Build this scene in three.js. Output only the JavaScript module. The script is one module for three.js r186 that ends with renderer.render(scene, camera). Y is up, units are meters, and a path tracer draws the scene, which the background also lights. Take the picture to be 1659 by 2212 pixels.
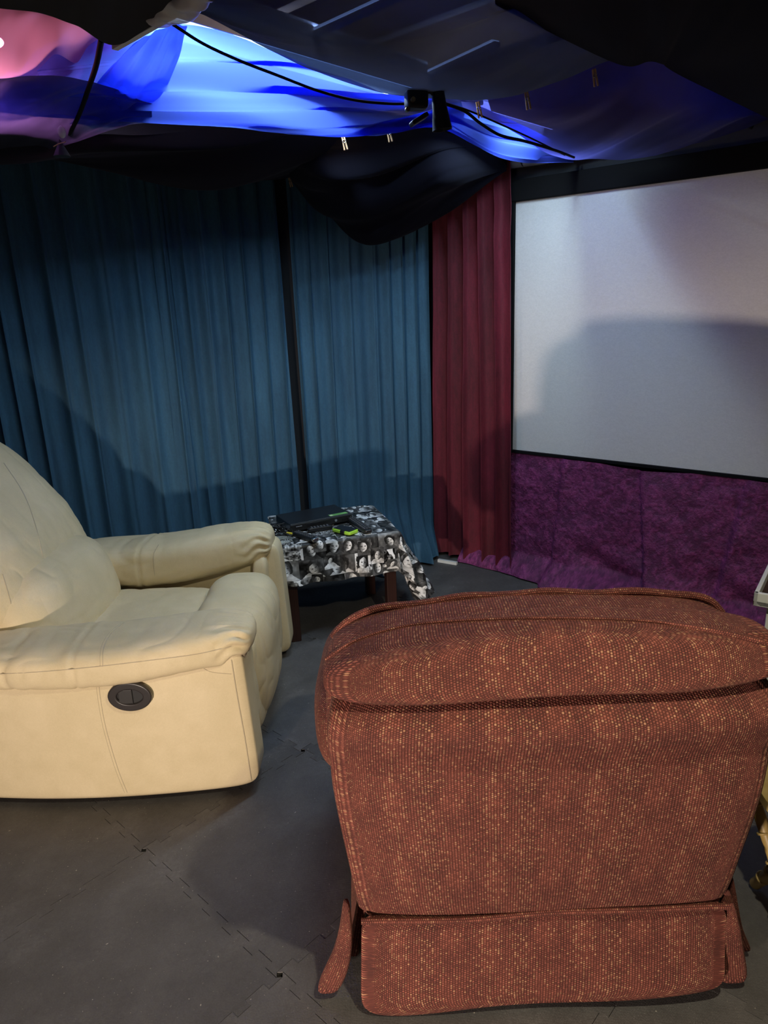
import * as THREE from 'three';
import { RectAreaLightUniformsLib } from 'three/addons/lights/RectAreaLightUniformsLib.js';
import { RoundedBoxGeometry } from 'three/addons/geometries/RoundedBoxGeometry.js';
import { mergeGeometries } from 'three/addons/utils/BufferGeometryUtils.js';

// ---------------------------------------------------------------- camera, lights, exposure
const scene = new THREE.Scene();
scene.background = new THREE.Color(0x000000);
const EYE = 1.6, FPX = 1534;
const camera = new THREE.PerspectiveCamera(2 * Math.atan(1106 / FPX) * 180 / Math.PI, 1659 / 2212, 0.05, 50);
camera.position.set(0, EYE, 0);
camera.rotation.order = 'XYZ';
camera.rotation.set(-16.5 * Math.PI / 180, 0, -2.3 * Math.PI / 180);
camera.updateMatrixWorld(true);
const renderer = new THREE.WebGLRenderer({ antialias: true });
renderer.toneMapping = THREE.LinearToneMapping;
renderer.toneMappingExposure = 1.0;
renderer.shadowMap.enabled = true;
RectAreaLightUniformsLib.init();

const LAMP = { pos: [-1.13, 0.42, 0.70], aim: [1.0, 1.0, -2.7], color: [1.0, 0.83, 0.70], power: 3500 };
const TUBE = { color: [0.6, 0.82, 1.0], power: 165 };
const PINKB = { color: [1.0, 0.9, 0.86], power: 1.7 };
const OVER = { pos: [0.6, 2.2, -0.7], color: [1.0, 0.92, 0.68], power: 5.5 };

// ---------------------------------------------------------------- helpers
let seed = 12345;
const rnd = () => { seed = (seed * 1664525 + 1013904223) >>> 0; return seed / 4294967296; };
const rr = (a, b) => a + (b - a) * rnd();
const V = (x, y, z) => new THREE.Vector3(x, y, z);
const lerp = (a, b, t) => a + (b - a) * t;
const clamp = (x, a, b) => Math.min(b, Math.max(a, x));
const smooth = (a, b, x) => { const t = clamp((x - a) / (b - a), 0, 1); return t * t * (3 - 2 * t); };

function hash3(i, j, k) {
  let h = (Math.imul(i, 374761393) + Math.imul(j, 668265263) + Math.imul(k, 2147483647 ^ 0x5bd1e995)) | 0;
  h = Math.imul(h ^ (h >>> 13), 1274126177); h ^= h >>> 16;
  return (h >>> 0) / 4294967296;
}
function noise3(x, y, z) {              // value noise, -1..1
  const i = Math.floor(x), j = Math.floor(y), k = Math.floor(z);
  let a = x - i, b = y - j, c = z - k;
  a = a * a * (3 - 2 * a); b = b * b * (3 - 2 * b); c = c * c * (3 - 2 * c);
  const L = (p, q) => lerp(hash3(p, q, k), hash3(p, q, k + 1), c);
  return 2 * lerp(lerp(L(i, j), L(i + 1, j), a), lerp(L(i, j + 1), L(i + 1, j + 1), a), b) - 1;
}
function tnoise(u, v, nx, ny, s = 0) {  // tiling 2-D value noise on the unit square, -1..1
  const x = u * nx, y = v * ny, i = Math.floor(x), j = Math.floor(y);
  let a = x - i, b = y - j; a = a * a * (3 - 2 * a); b = b * b * (3 - 2 * b);
  const h = (p, q) => hash3(((p % nx) + nx) % nx, ((q % ny) + ny) % ny, s);
  return 2 * lerp(lerp(h(i, j), h(i + 1, j), a), lerp(h(i, j + 1), h(i + 1, j + 1), a), b) - 1;
}

// a pixel of the photograph -> a point at a height, on a plane z, or on a vertical plane
const camR = new THREE.Matrix3().setFromMatrix4(camera.matrixWorld);
const ray = (px, py) => V((px - 829.5) / FPX, -(py - 1106) / FPX, -1).applyMatrix3(camR);
const atH = (px, py, h) => { const d = ray(px, py), t = (h - EYE) / d.y; return V(d.x * t, h, d.z * t); };
const atZ = (px, py, z) => { const d = ray(px, py), t = z / d.z; return V(d.x * t, EYE + d.y * t, z); };

// ---- textures
function tex(w, h, fn, { srgb = false, rep = [1, 1] } = {}) {
  const d = new Uint8Array(w * h * 4);
  for (let y = 0; y < h; y++) for (let x = 0; x < w; x++) {
    const c = fn((x + .5) / w, (y + .5) / h, x, y), o = (y * w + x) * 4;
    d[o] = clamp(c[0], 0, 255); d[o + 1] = clamp(c[1], 0, 255); d[o + 2] = clamp(c[2], 0, 255); d[o + 3] = 255;
  }
  const t = new THREE.DataTexture(d, w, h, THREE.RGBAFormat);
  t.wrapS = t.wrapT = THREE.RepeatWrapping; t.magFilter = THREE.LinearFilter; t.minFilter = THREE.LinearMipmapLinearFilter; t.generateMipmaps = true;
  if (srgb) t.colorSpace = THREE.SRGBColorSpace;
  t.repeat.set(rep[0], rep[1]); t.needsUpdate = true;
  return t;
}
const grey = v => [v, v, v];
const phys = o => new THREE.MeshPhysicalMaterial({ side: THREE.DoubleSide, ...o });
const lin = (r, g, b) => new THREE.Color().setRGB(r, g, b);

// ---- naming
const taken = {};
function numbered(n) { const k = taken[n] = (taken[n] ?? -1) + 1; return k ? `${n}_${String(k).padStart(3, '0')}` : n; }
function shadowed(o) { o.traverse(m => { if (m.isMesh) { m.castShadow = true; m.receiveShadow = true; } }); return o; }
function mesh(name, geo, mat, parent, label) {
  const m = new THREE.Mesh(geo, mat); m.name = name; m.castShadow = m.receiveShadow = true;
  if (label) m.userData.label = label;
  if (parent) parent.add(m);
  return m;
}
function tag(o, label, category, group) {
  o.userData.label = label; o.userData.category = category;
  if (group) o.userData.group = group;
  return o;
}
function top(name, geo, mat, label, category, group) { const m = mesh(numbered(name), geo, mat, scene); return tag(m, label, category, group); }
function thing(name, label, category, pos = [0, 0, 0], turn = 0, group) {
  const o = new THREE.Group(); o.name = numbered(name); o.position.set(...pos); o.rotation.y = turn; scene.add(o);
  return tag(o, label, category, group);
}
function struct(name, geo, mat) { const m = mesh(name, geo, mat, scene); m.userData.kind = 'structure'; return m; }

// ---- geometry
function smoothNormals(g) {             // normals shared across equal positions, uv seams kept
  g.computeVertexNormals();
  const p = g.attributes.position, n = g.attributes.normal, map = new Map();
  const key = i => `${Math.round(p.getX(i) * 2e4)},${Math.round(p.getY(i) * 2e4)},${Math.round(p.getZ(i) * 2e4)}`;
  for (let i = 0; i < p.count; i++) { const k = key(i), a = map.get(k) || [0, 0, 0]; a[0] += n.getX(i); a[1] += n.getY(i); a[2] += n.getZ(i); map.set(k, a); }
  for (let i = 0; i < p.count; i++) { const a = map.get(key(i)), l = Math.hypot(...a) || 1; n.setXYZ(i, a[0] / l, a[1] / l, a[2] / l); }
  return g;
}
// rounded, upholstered block: w,h,d full sizes, n = how boxy, deform(v) moves each point (local metres)
function pillow(w, h, d, { n = 5, seg = 24, deform, tw = 1 } = {}) {
  const dims = [w, h, d], segs = dims.map(x => Math.max(6, Math.round(seg * x / Math.max(w, h, d)) + 6));
  const pos = [], uv = [], idx = [];
  const faces = [[0, 1, 2, 1], [0, 1, 2, -1], [1, 2, 0, 1], [1, 2, 0, -1], [2, 0, 1, 1], [2, 0, 1, -1]];
  for (const [a, b, c, s] of faces) {
    const na = segs[a], nb = segs[b], base = pos.length / 3;
    for (let j = 0; j <= nb; j++) for (let i = 0; i <= na; i++) {
      const q = [0, 0, 0]; 
      const sp = t => Math.sin(t * Math.PI / 2) * .35 + t * .65;     // more rows near the edges
      q[a] = sp(i / na * 2 - 1); q[b] = sp(j / nb * 2 - 1); q[c] = s;
      const l = Math.pow(Math.abs(q[0]) ** n + Math.abs(q[1]) ** n + Math.abs(q[2]) ** n, 1 / n);
      const v = V(q[0] / l * w / 2, q[1] / l * h / 2, q[2] / l * d / 2);
      if (a === 0) uv.push(q[0] * w / 2 * tw, q[1] * h / 2 * tw); else if (a === 1) uv.push(q[2] * d / 2 * tw, q[1] * h / 2 * tw); else uv.push(q[0] * w / 2 * tw, q[2] * d / 2 * tw);
      if (deform) {
        const e = q.map(x => Math.sign(x) * Math.pow(Math.abs(x / l), n - 1)), k = V(e[0] / w, e[1] / h, e[2] / d).normalize();
        deform(v, k);
      }
      pos.push(v.x, v.y, v.z);
    }
    for (let j = 0; j < nb; j++) for (let i = 0; i < na; i++) {
      const p = base + j * (na + 1) + i, q = p + 1, r = p + na + 1, t = r + 1;
      if (s > 0) idx.push(p, q, t, p, t, r); else idx.push(p, t, q, p, r, t);
    }
  }
  const g = new THREE.BufferGeometry();
  g.setAttribute('position', new THREE.Float32BufferAttribute(pos, 3)); g.setAttribute('uv', new THREE.Float32BufferAttribute(uv, 2)); g.setIndex(idx);
  return smoothNormals(g);
}
// soft creases in upholstery: thin valleys of a stretched noise, moved along the surface direction k
function crease(v, k, amp, sx, sy, sz, s) {
  const n = noise3(v.x * sx, v.y * sy, v.z * sz + s), m = noise3(v.x * sx * 2.3 + 5, v.y * sy * 2.3, v.z * sz * 2.3 + s);
  v.addScaledVector(k, amp * (.6 * n - 1.1 * Math.pow(1 - Math.abs(n), 5) - .5 * Math.pow(1 - Math.abs(m), 6)));
}
// grid surface f(u,v) -> Vector3, uvs (metres) from g(u,v)
function surface(nu, nv, f, uvf) {
  const pos = [], uv = [], idx = [];
  for (let j = 0; j <= nv; j++) for (let i = 0; i <= nu; i++) {
    const u = i / nu, v = j / nv, p = f(u, v), t = uvf ? uvf(u, v) : [u, v];
    pos.push(p.x, p.y, p.z); uv.push(t[0], t[1]);
  }
  for (let j = 0; j < nv; j++) for (let i = 0; i < nu; i++) { const a = j * (nu + 1) + i, b = a + 1, c = a + nu + 1, d = c + 1; idx.push(a, c, b, b, c, d); }
  const g = new THREE.BufferGeometry();
  g.setAttribute('position', new THREE.Float32BufferAttribute(pos, 3)); g.setAttribute('uv', new THREE.Float32BufferAttribute(uv, 2)); g.setIndex(idx);
  g.computeVertexNormals();
  return g;
}
const cr = (a, b, c, d, t) => .5 * (2 * b + (c - a) * t + (2 * a - 5 * b + 4 * c - d) * t * t + (3 * b - a - 3 * c + d) * t * t * t);
function crv(P, x) {                    // catmull-rom through an array of Vector3, x in 0..1
  const n = P.length - 1, s = clamp(x, 0, 1) * n, i = Math.min(n - 1, Math.floor(s)), t = s - i;
  const g = k => P[clamp(k, 0, n)];
  const a = k => k < 0 ? g(0).clone().multiplyScalar(2).sub(g(1)) : k > n ? g(n).clone().multiplyScalar(2).sub(g(n - 1)) : g(k);
  const A = a(i - 1), B = g(i), C = g(i + 1), D = a(i + 2);
  return V(cr(A.x, B.x, C.x, D.x, t), cr(A.y, B.y, C.y, D.y, t), cr(A.z, B.z, C.z, D.z, t));
}
const patch = (rows, u, v) => crv(rows.map(r => crv(r, u)), v);
function tube(pts, r, seg = 40, rad = 6) {
  const c = new THREE.CatmullRomCurve3(pts), g = new THREE.TubeGeometry(c, seg, r, rad), L = c.getLength(), a = g.attributes.uv;
  for (let i = 0; i < a.count; i++) a.setXY(i, a.getY(i) * 6.283 * r, a.getX(i) * L);
  return g;
}
function box(w, h, d, x = 0, y = 0, z = 0, r = 0) {
  const g = r ? new RoundedBoxGeometry(w, h, d, 2, r) : new THREE.BoxGeometry(w, h, d); g.translate(x, y, z); return g;
}
function beam(a, b, w, h) {             // a box between two points at the same height
  const g = new THREE.BoxGeometry(a.distanceTo(b), h, w); const m = new THREE.Matrix4();
  const x = b.clone().sub(a).normalize(), y = V(0, 1, 0), z = x.clone().cross(y).normalize(), y2 = z.clone().cross(x);
  m.makeBasis(x, y2, z).setPosition(a.clone().add(b).multiplyScalar(.5)); g.applyMatrix4(m); return g;
}

// where a line of sight meets a surface: used to lay seams and fittings on upholstery
const caster = new THREE.Raycaster();
function hit(origin, dir, meshes) { for (const m of meshes) m.updateWorldMatrix(true, false); caster.set(origin, dir.clone().normalize()); const h = caster.intersectObjects(meshes, false); return h.length ? h[0] : null; }
const hitPx = (px, py, meshes, lift = .001) => { const d = ray(px, py), h = hit(camera.position.clone(), d, meshes); return h ? h.point.addScaledVector(d.normalize(), -lift) : null; };
function seamPx(name, pix, meshes, r, mat, parent, n = 24, lift = .001) {       // a thread or welt along photographed points, lying on the surface
  const c = new THREE.CatmullRomCurve3(pix.map(p => V(p[0], p[1], 0))), pts = [];
  for (let i = 0; i <= n; i++) { const q = c.getPoint(i / n), p = hitPx(q.x, q.y, meshes, lift); if (p) pts.push(p); }
  if (pts.length < 3) return null;
  let root = parent; while (root.parent && root.parent !== scene) root = root.parent;
  const o = root.position; return mesh(name, tube(pts.map(p => p.sub(o)), r, n * 2, 6), mat, parent);
}

// ---------------------------------------------------------------- the room's lines
const C0 = V(0.42, 0, -4.39);                                   // corner of the curtained wall and the screen wall
const TD = V(-0.9205, 0, 0.3907), TN = V(0.3907, 0, 0.9205);    // along / out of the curtained wall
const SD = V(0.7615, 0, 0.6482), SN = V(-0.6482, 0, 0.7615);    // along / out of the screen wall
const onT = (s, y, o = 0) => C0.clone().addScaledVector(TD, s).addScaledVector(TN, o).setY(y);
const onS = (s, y, o = 0) => C0.clone().addScaledVector(SD, s).addScaledVector(SN, o).setY(y);

// ---------------------------------------------------------------- materials
const M = {};
{
  const plasterN = tex(256, 256, (u, v) => grey(128 + 40 * tnoise(u, v, 20, 20, 3) + 30 * tnoise(u, v, 70, 70, 4)));
  M.wall = phys({ color: lin(.035, .036, .042), roughness: .9, bumpMap: plasterN, bumpScale: .002 });
  M.wood = phys({ map: tex(256, 512, (u, v) => { const g = tnoise(u, v, 24, 2, 5) * 14 + tnoise(u, v, 60, 4, 6) * 10 + tnoise(u, v, 3, 2, 7) * 12; return [150 + g, 118 + g * .9, 82 + g * .8]; }, { srgb: true }), roughness: .75 });
  M.darkWood = phys({ map: tex(128, 256, (u, v) => { const g = tnoise(u, v, 24, 2, 5) * 6 + tnoise(u, v, 50, 4, 6) * 5; return [50 + g, 24 + g * .7, 17 + g * .6]; }, { srgb: true }), roughness: .45 });
  M.black = phys({ color: lin(.012, .012, .013), roughness: .5 });
  M.blackMatte = phys({ color: lin(.006, .006, .007), specularIntensity: .3, roughness: .9 });
  M.plastic = phys({ color: lin(.016, .016, .018), roughness: .32 });
  M.white = phys({ color: lin(.72, .74, .72), roughness: .5 });
  M.chrome = phys({ color: lin(.6, .6, .6), roughness: .25, metalness: 1 });
  M.brass = phys({ color: lin(.6, .45, .2), roughness: .3, metalness: 1 });
  // foam tiles: black-brown EVA with a fine cross-hatched face, lint and scuffs
  const fl = [];
  for (let k = 0; k < 420; k++) fl.push([rnd(), rnd(), rr(.0004, .0016), rnd()]);
  const foam = (s, shade) => {
    const spec = new Float32Array(1024 * 1024);
    seed = 77 + s;
    for (let k = 0; k < 520; k++) {
      const cx = rnd() * 1024, cy = rnd() * 1024, r = rnd() < .9 ? rr(.5, 1.2) : rr(1.2, 2.6), a = rr(.25, 1), st = rr(.4, 2.2), an = rnd() * 3.14;
      for (let y = -7; y <= 7; y++) for (let x = -7; x <= 7; x++) {
        const p = (x * Math.cos(an) + y * Math.sin(an)) / st, q = -x * Math.sin(an) + y * Math.cos(an), w = clamp(r - Math.hypot(p, q) + .5, 0, 1) * a;
        const o = (((cy + y) | 0) & 1023) * 1024 + (((cx + x) | 0) & 1023); spec[o] = Math.max(spec[o], w);
      }
    }
    return tex(1024, 1024, (u, v, x, y) => {
      const n = tnoise(u, v, 5, 5, s) * 6 + tnoise(u, v, 14, 14, s + 1) * 4 + tnoise(u, v, 60, 60, s + 2) * 3 + tnoise(u, v, 300, 300, s + 3) * 5;
      const dust = Math.max(0, tnoise(u, v, 8, 5, s + 4) - .25) * 22 * (0.5 + .5 * tnoise(u, v, 90, 90, s + 5));
      const w = spec[y * 1024 + x];
      return [lerp(shade + n + dust, 190, w), lerp(shade * .965 + n + dust, 180, w), lerp(shade * .95 + n + dust, 165, w)];
    }, { srgb: true });
  };
  const hatch = tex(512, 512, (u, v) => grey(128 + 60 * Math.sin(u * 2 * Math.PI * 64) * Math.sin(v * 2 * Math.PI * 64) + 26 * tnoise(u, v, 120, 120, 9)), { rep: [2, 2] });
  M.foam = [0, 1, 2].map(k => phys({ map: foam(20 + k * 9, [84, 80, 88][k]), roughness: .62, bumpMap: hatch, bumpScale: .0009 }));
  M.under = phys({ color: lin(.045, .042, .04), roughness: .95 });
  // velvets
  const nap = (s, amp, nx, ny) => (u, v) => tnoise(u, v, nx, ny, s) * amp + tnoise(u, v, nx * 4, ny * 3, s + 1) * amp * .6 + tnoise(u, v, nx * 17, ny * 13, s + 2) * amp * .5 + tnoise(u, v, 230, 230, s + 3) * amp * .5;
  const nt = nap(31, 7, 9, 3), nr = nap(41, 9, 7, 3);
  M.teal = phys({ map: tex(512, 1024, (u, v) => { const k = nt(u, v); return [52 + k * .6, 90 + k, 115 + k * 1.15]; }, { srgb: true, rep: [1, .5] }), roughness: .85, sheen: .8, sheenRoughness: .45, sheenColor: lin(.10, .22, .30) });
  M.red = phys({ map: tex(512, 512, (u, v) => { const k = nr(u, v); return [94 + k * 1.4, 17 + k * .5, 36 + k * .7]; }, { srgb: true, rep: [1, .6] }), roughness: .8, sheen: .8, sheenRoughness: .4, sheenColor: lin(.4, .08, .14) });
  const crush = (u, v) => { const a = tnoise(u + .02 * tnoise(u, v, 9, 9, 50), v + .03 * tnoise(u, v, 7, 7, 51), 34, 26, 52), b = tnoise(u, v, 80, 60, 53), c = tnoise(u, v, 170, 150, 54), d = tnoise(u, v, 6, 5, 55); return clamp(.45 + .42 * a + .3 * b + .2 * c + .22 * d, 0, 1.15); };
  M.purple = phys({ map: tex(1024, 1024, (u, v) => { const k = crush(u, v); return [lerp(88, 142, k), lerp(30, 58, k), lerp(74, 116, k)]; }, { srgb: true, rep: [1.4, 1.4] }), bumpMap: tex(1024, 1024, (u, v) => grey(255 * clamp(crush(u, v), 0, 1)), { rep: [1.4, 1.4] }), bumpScale: .004, roughness: .7, sheen: .8, sheenRoughness: .35, sheenColor: lin(.30, .09, .26) });
  // projection screen
  M.screen = phys({ map: tex(512, 512, (u, v) => { const k = tnoise(u, v, 256, 256, 61) * 5 + tnoise(u, v, 90, 90, 62) * 2; return [214 + k, 213 + k, 214 + k]; }, { srgb: true, rep: [2, 2] }), roughness: .8 });
  // sheer voile: lets tinted light through, scatters the rest
  const weave = tex(512, 512, (u, v) => grey(128 + 60 * Math.sin(u * 2 * Math.PI * 128) + 50 * Math.sin(v * 2 * Math.PI * 128)), { rep: [6, 6] });
  const sheer = (c, tr, ro) => phys({ color: lin(...c), transmission: tr, roughness: ro, thickness: 0, ior: 1.25, specularIntensity: .12 });
  M.sheerBlue = sheer([.06, .105, .58], .9, .74);
  M.sheerNavy = sheer([.038, .055, .125], .85, .76);
  M.sheerViolet = sheer([.085, .085, .36], .85, .74);
  M.sheerBlack = sheer([.013, .013, .023], .4, .88);
  M.sheerPink = sheer([.88, .26, .46], .9, .76);
  // cream leather
  const lg = (u, v) => tnoise(u, v, 150, 150, 71) * .5 + tnoise(u, v, 60, 60, 72) * .3 + tnoise(u, v, 260, 260, 73) * .5;
  M.leather = phys({ map: tex(512, 512, (u, v) => { const k = tnoise(u, v, 4, 4, 74) * 4 + tnoise(u, v, 13, 13, 75) * 3 + lg(u, v) * 3; return [220 + k, 203 + k, 166 + k * 1.2]; }, { srgb: true, rep: [2, 2] }), bumpMap: tex(512, 512, (u, v) => grey(128 + 70 * lg(u, v)), { rep: [5, 5] }), bumpScale: .0006, roughness: .52, specularIntensity: .6 });
  M.thread = phys({ color: lin(.5, .42, .29), roughness: .8 });
  // rust tweed chenille: columns of nubs, some tan, some rust
  const NX = 34, NY = 44;
  const nub = (u, v, sx) => {
    const col = Math.floor(u * NX), off = (col & 1) * .5, row = Math.floor(v * NY + off), fx = u * NX - col - .5, fy = v * NY + off - row - .5;
    const rowW = ((row % NY) + NY) % NY;
    const size = .62 + .5 * hash3(col, rowW, 81), d = Math.hypot(fx * 1.15, fy * 1.0) / (.5 * size);
    const bump = clamp(1 - d * d, 0, 1), cols = hash3(col, 3, 82);
    return { bump, tan: hash3(col, rowW, 83) < .10 + .42 * cols * cols, k: hash3(col, rowW, 84) };
  };
  M.tweed = phys({
    map: tex(1024, 1024, (u, v) => {
      const n = nub(u, v), f = tnoise(u, v, 200, 260, 85) * 14 + tnoise(u, v, 5, 4, 86) * 9 + tnoise(u, v, 11, 13, 88) * 6, w = Math.sqrt(n.bump);
      const a = [88 + f, 40 + f * .6, 31 + f * .45], b = n.tan ? [176 + 22 * n.k + f, 126 + 20 * n.k + f, 94 + 18 * n.k + f * .8] : [138 + 24 * n.k + f, 76 + 16 * n.k + f * .8, 63 + 12 * n.k + f * .6];
      return [lerp(a[0], b[0], w), lerp(a[1], b[1], w), lerp(a[2], b[2], w)];
    }, { srgb: true, rep: [4.6, 4.6] }),
    bumpMap: tex(1024, 1024, (u, v) => { const n = nub(u, v); return grey(60 + 170 * Math.sqrt(n.bump) + 20 * tnoise(u, v, 220, 220, 87)); }, { rep: [4.6, 4.6] }), bumpScale: .003,
    roughness: .85, sheen: .35, sheenRoughness: .5, sheenColor: lin(.42, .2, .14),
  });
  M.bamboo = phys({ map: tex(128, 256, (u, v) => { const k = tnoise(u, v, 8, 3, 91) * 14 + tnoise(u, v, 40, 4, 92) * 8; return [176 + k, 150 + k, 92 + k]; }, { srgb: true }), roughness: .45 });
  M.peg = phys({ color: lin(.5, .31, .16), roughness: .7 });
}

// ---------------------------------------------------------------- room shell
{
  struct('floor', box(8.4, .1, 8, 0, -.064, -1.2), M.under);
  const floor = scene.getObjectByName('floor');
  // interlocking foam tiles, turned with the house
  const U = V(.7317, 0, .6816), W = V(.6816, 0, -.7317), T = .655, TEETH = 7, AMP = .021;
  const outline = (flip) => {
    // one edge from (0,0) to (T,0): dovetail teeth out of / into the tile
    const e = [];
    for (let k = 0; k < TEETH * 2; k++) {
      const a = k / (TEETH * 2) * T, b = (k + 1) / (TEETH * 2) * T, o = (k % 2 ? -1 : 1) * AMP / 2, w = (k % 2 ? -1 : 1) * .0035;
      e.push([a - (k ? w : 0), o], [b + (k < TEETH * 2 - 1 ? w : 0), o]);
    }
    return e;
  };
  const E0 = outline(), g = .0007;
  const tileShape = () => {
    const pts = [];
    E0.forEach(([x, y]) => pts.push([x, y + g]));                                   // near edge
    E0.forEach(([x, y]) => pts.push([T - y - g, x]));                              // right
    E0.slice().reverse().forEach(([x, y]) => pts.push([x, T + y - g]));            // far
    E0.slice().reverse().forEach(([x, y]) => pts.push([0 - y + g, x]));            // left
    return new THREE.Shape(pts.map(p => new THREE.Vector2(p[0], p[1])));
  };
  const tg = new THREE.ExtrudeGeometry(tileShape(), { depth: .012, bevelEnabled: false });
  const uvA = tg.attributes.uv; for (let i = 0; i < uvA.count; i++) uvA.setXY(i, tg.attributes.position.getX(i) / T, tg.attributes.position.getY(i) / T);
  const basis = new THREE.Matrix4().makeBasis(U, W, V(0, 1, 0));
  tg.applyMatrix4(basis);
  seed = 4;
  for (let i = -6; i < 9; i++) for (let j = -5; j < 10; j++) {
    const u0 = -1.8165 + T * i, w0 = .797 + T * j;
    const x = u0 * U.x + w0 * W.x, z = u0 * U.z + w0 * W.z, cx = x + (U.x + W.x) * T / 2, cz = z + (U.z + W.z) * T / 2;
    const k = (rnd() * 3) | 0, lift = rnd() * .0012;
    if (cz > .6 || cz < -4.9 || cx < -2.9 || cx > 3.3) continue;
    const t = cz + 4.39 - (cx < .42 ? (.42 - cx) * .4245 : (cx - .42) * .851);       // keep inside the two slanting walls
    if (t < -.35) continue;
    const m = mesh('foam_tile', tg, M.foam[k], floor); m.position.set(x, -.0125 + lift, z);
  }
  const wallBox = (name, a, b, n, h0 = -.02, h1 = 2.72) => {
    const p = a.clone().addScaledVector(n, -.06).setY((h0 + h1) / 2), q = b.clone().addScaledVector(n, -.06).setY((h0 + h1) / 2);
    return struct(name, beam(p, q, .12, h1 - h0), M.wall);
  };
  wallBox('wall_left', onT(-.25, 0, -.14), onT(3.95, 0, -.14), TN);
  wallBox('wall_right', onS(-.2, 0, -.06), onS(4.25, 0, -.06), SN);
  const a = onT(3.95, 0, -.14), b = onS(4.25, 0, -.06);
  wallBox('wall_left_side', a, V(a.x, 0, 2.3), V(1, 0, 0));
  wallBox('wall_right_side', b, V(b.x, 0, 2.3), V(-1, 0, 0));
  wallBox('wall_back', V(a.x - .1, 0, 2.3), V(b.x + .1, 0, 2.3), V(0, 0, -1));
  // ceiling: sub-floor boards and joists parallel to the screen wall
  const ceil = struct('ceiling', box(8.6, .1, 8.4, .2, 2.72, -1.2), M.wood);
  const J = V(.7317, 0, .6816), K = V(.6816, 0, -.7317);
  for (let k = 0; k < 11; k++) {
    const o = -1.2 + k * .41;
    const c = V(K.x * o, 2.56, K.z * o);
    if (o > 3.35) continue;
    const L = 2.6;
    const p = c.clone().addScaledVector(J, -3.0), q = c.clone().addScaledVector(J, L);
    mesh('joist', beam(p, q, .045, .2), M.wood, ceil);
  }
  for (const s of [.62, 1.02, 1.45, 1.9]) mesh('blocking', beam(onS(s, 2.50, .03), onS(s, 2.50, .33), .05, .18), M.wood, ceil);
}

// ---------------------------------------------------------------- ceiling light fittings above the drapes
{
  const K = V(.67, 0, -.742).normalize();
  const fit = (c, len, label) => {
    const y = 2.335, ang = Math.atan2(-K.z, K.x);
    const t = thing('tube_light', label, 'light', [c.x, y, c.z], ang, 'tube lights above the drapes');
    mesh('housing', box(len, .045, .09, 0, .045, 0, .008), M.white, t);
    mesh('end_cap', box(.03, .04, .05, -len / 2 - .005, .01, 0, .006), M.white, t); mesh('end_cap', box(.03, .04, .05, len / 2 + .005, .01, 0, .006), M.white, t);
    for (const s of [-1, 1]) mesh('added_skirt', new THREE.BoxGeometry(len, .066, .003).rotateX(s * -.35).translate(0, -.008, s * .055), M.white, t);  // side skirts added to block sideways light from the tube
    const tg = new THREE.CylinderGeometry(.014, .014, len - .03, 16); tg.rotateZ(Math.PI / 2);
    const glow = phys({ color: lin(.9, .95, 1), emissive: lin(...TUBE.color), emissiveIntensity: 6, roughness: .4 });
    mesh('tube', tg, glow, t);
    const l = new THREE.RectAreaLight(lin(...TUBE.color), TUBE.power, len - .04, .03);
    l.position.set(0, -.018, 0); l.rotation.x = -Math.PI / 2; l.name = 'tube_glow'; t.add(l);
    return t;
  };
  fit(V(-.20, 0, -2.44), 1.15, 'white tube light glowing through the drapes nearest the white stick');
  fit(V(.64, 0, -3.37), .62, 'short white tube light glowing through the drapes beyond the clip lamp');
  const strip = (a, b, label) => {  // added uplights: brighten the boards so streaks show through the navy swag
    const c = a.clone().add(b).multiplyScalar(.5), d = b.clone().sub(a), len = d.length();
    const t = thing('added_strip', label, 'light', [c.x, c.y, c.z], Math.atan2(-d.z, d.x), 'added strip lights between the joists');
    mesh('channel', box(len, .014, .03, 0, -.012, 0, .004), M.white, t);
    mesh('diffuser', box(len - .02, .006, .03, 0, -.002, 0), phys({ color: lin(.9, .95, 1), emissive: lin(.85, .95, 1), emissiveIntensity: 3, roughness: .4 }), t);
    const l = new THREE.RectAreaLight(lin(.85, .95, 1), 110, len - .02, .03); l.position.set(0, .004, 0); l.rotation.x = Math.PI / 2; l.name = 'added_strip_glow'; t.add(l);
  };
  strip(atH(560, 120, 2.385), atH(930, -50, 2.385), 'added strip light shining up between the joists behind the navy swag near the black cord');
  strip(atH(850, 190, 2.385), atH(1075, 85, 2.385), 'added strip light shining up between the joists behind the navy swag above the clip lamp');
  const pb = atH(-90, 40, 2.42);
  const t = thing('light_bulb', 'ceiling bulb in an added dome shade shining through the pink sheer cloth', 'bulb', [pb.x, 2.40, pb.z]);
  mesh('bulb', new THREE.SphereGeometry(.035, 24, 16), phys({ color: lin(1, 1, 1), emissive: lin(...PINKB.color), emissiveIntensity: 5, roughness: .3 }), t);
  mesh('socket', new THREE.CylinderGeometry(.022, .026, .06, 20).translate(0, .06, 0), M.white, t);
  mesh('added_dome', new THREE.LatheGeometry([[.02, .08], [.05, .075], [.09, .04], [.11, -.03], [.107, -.03], [.087, .038], [.048, .07], [.02, .075]].map(p => new THREE.Vector2(...p)), 36), M.white, t);  // shade added to stop the bulb spilling sideways
  const l = new THREE.PointLight(lin(...PINKB.color), PINKB.power); l.castShadow = true; l.shadow.radius = 2; l.name = 'bulb_glow'; t.add(l);
}

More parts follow.
